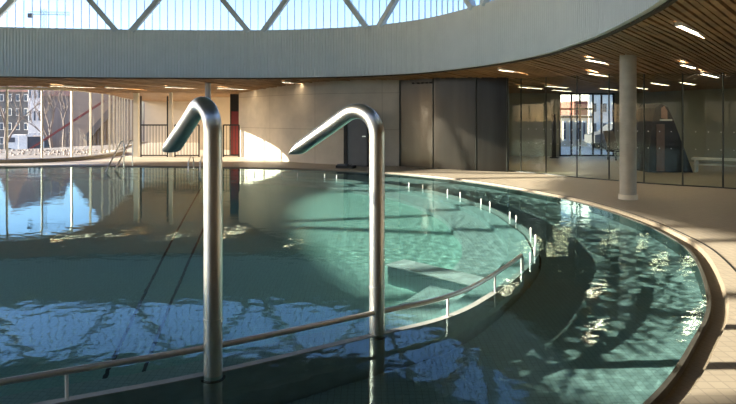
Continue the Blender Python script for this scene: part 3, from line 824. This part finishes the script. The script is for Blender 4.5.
# bare trees
def tree(x, D, ht, lab, seed, zb=GZ):
    rnd = random.Random(seed)
    e = empty('bare_tree', (PD(x, 0, D).x, D, zb), label=lab, cat='tree', group='bare trees beyond the glazing')
    tk = MB(); br_ = MB()
    def grow(p, d, L, r, lev):
        q = p + d * L; md = p + d * L * .5 + Vector((rnd.uniform(-.05, .05), rnd.uniform(-.05, .05), 0)) * L
        (tk if lev == 0 else br_).tube([p, md, q], [r, r * .85, r * .65], 6 if lev < 2 else 4, lev == 0)
        if lev >= 5: return
        for k in range(3 if lev < 4 else 2):
            v = Vector((rnd.gauss(0, 1), rnd.gauss(0, 1), rnd.gauss(.4, .6))).normalized()
            grow(q if k < 2 else md, (d + v * .55).normalized(), L * rnd.uniform(.6, .82), r * .58, lev + 1)
    grow(Vector((0, 0, 0)), Vector((0, 0, 1)), ht * .28, ht * .013, 0)
    tk.build('trunk', M['bark'], e, smooth=True); br_.build('branches', M['bark'], e)
tree(6, 34 * H, 13, 'bare tree at the far left edge of the glazing', 1)
tree(50, 30 * H, 11, 'bare tree in front of the brown streaked building, left one', 2)
tree(64, 38.5 * H, 12, 'bare tree in front of the brown streaked building, middle one', 3)
tree(84, 34 * H, 11.5, 'bare tree in front of the brown streaked building, right one', 4)
# rubble bank: loose stones beside the glazing
rb = MB(); rnd = random.Random(5)
for k in range(260):
    q = PD(rnd.uniform(-20, 126), rnd.uniform(148.5, 153), 1); sc_ = rnd.uniform(17, 18.8) * H if rnd.random() < .8 else rnd.uniform(16, 17) * H
    x = q.x * sc_; y = sc_; s_ = rnd.uniform(.03, .10)
    if inside(FOOT, x, y) or inside(FOOT, x + .3, y - .35) or not inside(bank, x, y): continue
    vs = [Vector((math.cos(a) * s_ * rnd.uniform(.6, 1.1), math.sin(a) * s_ * rnd.uniform(.6, 1.1), 0)) for a in (0, 1.2, 2.4, 3.6, 4.9)]
    rb.add([(x + v.x, y + v.y, -.06) for v in vs] + [(x + v.x * .5, y + v.y * .5, -.06 + s_ * .8) for v in vs], [(5, 6, 7, 8, 9)] + [(i, (i + 1) % 5, 5 + (i + 1) % 5, 5 + i) for i in range(5)])
rb.build('rubble', M['bbrown'], kind='stuff', label='loose pale rubble on the bank outside the curved glazing', cat='rubble')
# tower crane far away
D = 200 * H
c0 = PD(44, 0, D)
e = empty('tower_crane', (c0.x, D, GZ), label='distant tower crane seen faintly through the upper glazing', cat='crane')
zt2 = PD(0, 9, D).z - GZ; zj = PD(0, 13, D).z - GZ
def lattice(a, c, w, nseg, r=.10):
    m = MB(); a = Vector(a); c = Vector(c); d = (c - a).normalized(); up = Vector((0, 0, 1)) if abs(d.z) < .9 else Vector((0, 1, 0)); s_ = d.cross(up).normalized() * w / 2; u_ = up * w / 2
    cs = [s_ + u_, s_ - u_, -s_ - u_, -s_ + u_]
    for q in cs: m.bar(a + q, c + q, r)
    for k in range(nseg):
        p1 = a.lerp(c, k / nseg); p2 = a.lerp(c, (k + 1) / nseg)
        for i in range(4): m.bar(p1 + cs[i], p2 + cs[(i + 1) % 4], r * .7)
    return m
child(lattice((0, 0, 0), (0, 0, zt2), 2.0, 30).build('mast', M['bgrey']), e).matrix_parent_inverse.identity()
child(lattice((-9, 0, zj), (14, 2, zj), 1.6, 22).build('jib', M['bgrey']), e).matrix_parent_inverse.identity()
m = MB(); m.box((-8, 0, zj - 1.5), (2.5, 1.5, 2.5)); m.build('counterweight', M['bgrey'], e)

# ------------------------------------------------------------------ outside, beyond the room window
D = 26 * H
bld('apartment_block', 589, 640, D, 12, 60, 'bwhite', 'white apartment block seen through the room window, on its right', (5, 6), zb=GZ)
bld('brick_house', 574, 588, D - 3.4, 3, 101, 'brick', 'red brick house seen through the room window', (2, 3), zb=GZ)
bld('low_house', 561, 587, D - 9, 5, 115, 'cream', 'low pale house in front of the brick house, seen through the room window', (4, 2), zb=GZ)
D = 19.3 * H
e = empty('parked_car', (PD(625, 0, D).x, D, -.05), label='dark car parked outside the room window', cat='car')
m = MB(); prof_ = [(-2, .35), (-2, .8), (-1.3, .95), (-.7, 1.4), (.8, 1.42), (1.5, .98), (2.05, .85), (2.05, .35)]
m.add([(x, -.8, z) for x, z in prof_] + [(x, .8, z) for x, z in prof_], [tuple(range(8)), tuple(range(15, 7, -1))] + [(i, (i + 1) % 8, 8 + (i + 1) % 8, 8 + i) for i in range(8)]); m.build('body', M['bgrey'], e)
m = MB(); m.add([(-1.15, -.81, .97), (-.65, -.81, 1.34), (.75, -.81, 1.35), (1.3, -.81, .99)], [(0, 1, 2, 3)]); m.build('side_window', M['winglass'], e)
for x in (-1.3, 1.3):
    for y in (-.72, .72):
        m = MB(); m.tube([(x, y - .1, .33), (x, y + .1, .33)], .33, 18); m.build('wheel', M['tyre'], e)
MB().box((6 * H, 21 * H, -.1), (14 * H, 11.4 * H, .1)).build('ground_street', M['column'], kind='structure')

# ------------------------------------------------------------------ sun, sky, camera
az, el = math.radians(1), math.radians(14.4)
sd = Vector((math.cos(az) * math.cos(el), math.sin(az) * math.cos(el), -math.sin(el)))
l = bpy.data.lights.new('sun', 'SUN'); l.energy = 16.5; l.angle = math.radians(.6); l.color = (1.0, .88, .72)
so = bpy.data.objects.new('sun', l); COL.objects.link(so); so.rotation_euler = sd.to_track_quat('-Z', 'Y').to_euler(); so.location = (-20, 0, 20)
l.cycles.is_caustics_light = True
WATER.cycles.is_caustics_caster = True
for nm in ('floor_outer_pool', 'wall_pool', 'floor_ring_bench', 'floor_ring_step', 'floor_inner_pool', 'trim_ring_wall', 'body', 'top', 'trim_lane_line', 'trim_lane_line.001'):
    if nm in bpy.data.objects: bpy.data.objects[nm].cycles.is_caustics_receiver = True
w = bpy.data.worlds.new('sky'); S.world = w; w.use_nodes = True; nt = w.node_tree; bg = nt.nodes['Background']
sky = nt.nodes.new('ShaderNodeTexSky'); sky.sky_type = 'NISHITA'; sky.sun_disc = False
sky.sun_elevation = el
sky.sun_rotation = math.atan2(-sd.x, -sd.y)      # compass bearing of the sun, from +Y towards +X
sky.air_density = 1.0; sky.dust_density = .6; sky.ozone_density = 1.5
mx = nt.nodes.new('ShaderNodeMix'); mx.data_type = 'RGBA'; mx.blend_type = 'MULTIPLY'; mx.inputs[0].default_value = 1; mx.inputs[7].default_value = (.65, .71, .97, 1)
nt.links.new(sky.outputs[0], mx.inputs[6]); nt.links.new(mx.outputs[2], bg.inputs[0]); bg.inputs[1].default_value = .33

cam = bpy.data.cameras.new('camera'); co = bpy.data.objects.new('camera', cam); COL.objects.link(co)
co.location = (0, 0, H); co.rotation_euler = (math.pi / 2, 0, 0)
cam.sensor_width = 36; cam.lens = F / 736 * 36; cam.shift_y = -(202 - HY) / 736
cam.clip_end = 2000; S.camera = co

S.view_settings.view_transform = 'Standard'; S.view_settings.look = 'None'; S.view_settings.gamma = 1
S.view_settings.exposure = 0.9
c = S.cycles
c.use_denoising = True; c.max_bounces = 10; c.diffuse_bounces = 4; c.glossy_bounces = 5; c.transmission_bounces = 6; c.transparent_max_bounces = 12
c.caustics_reflective = False; c.caustics_refractive = True; c.blur_glossy = .5; c.sample_clamp_indirect = 6
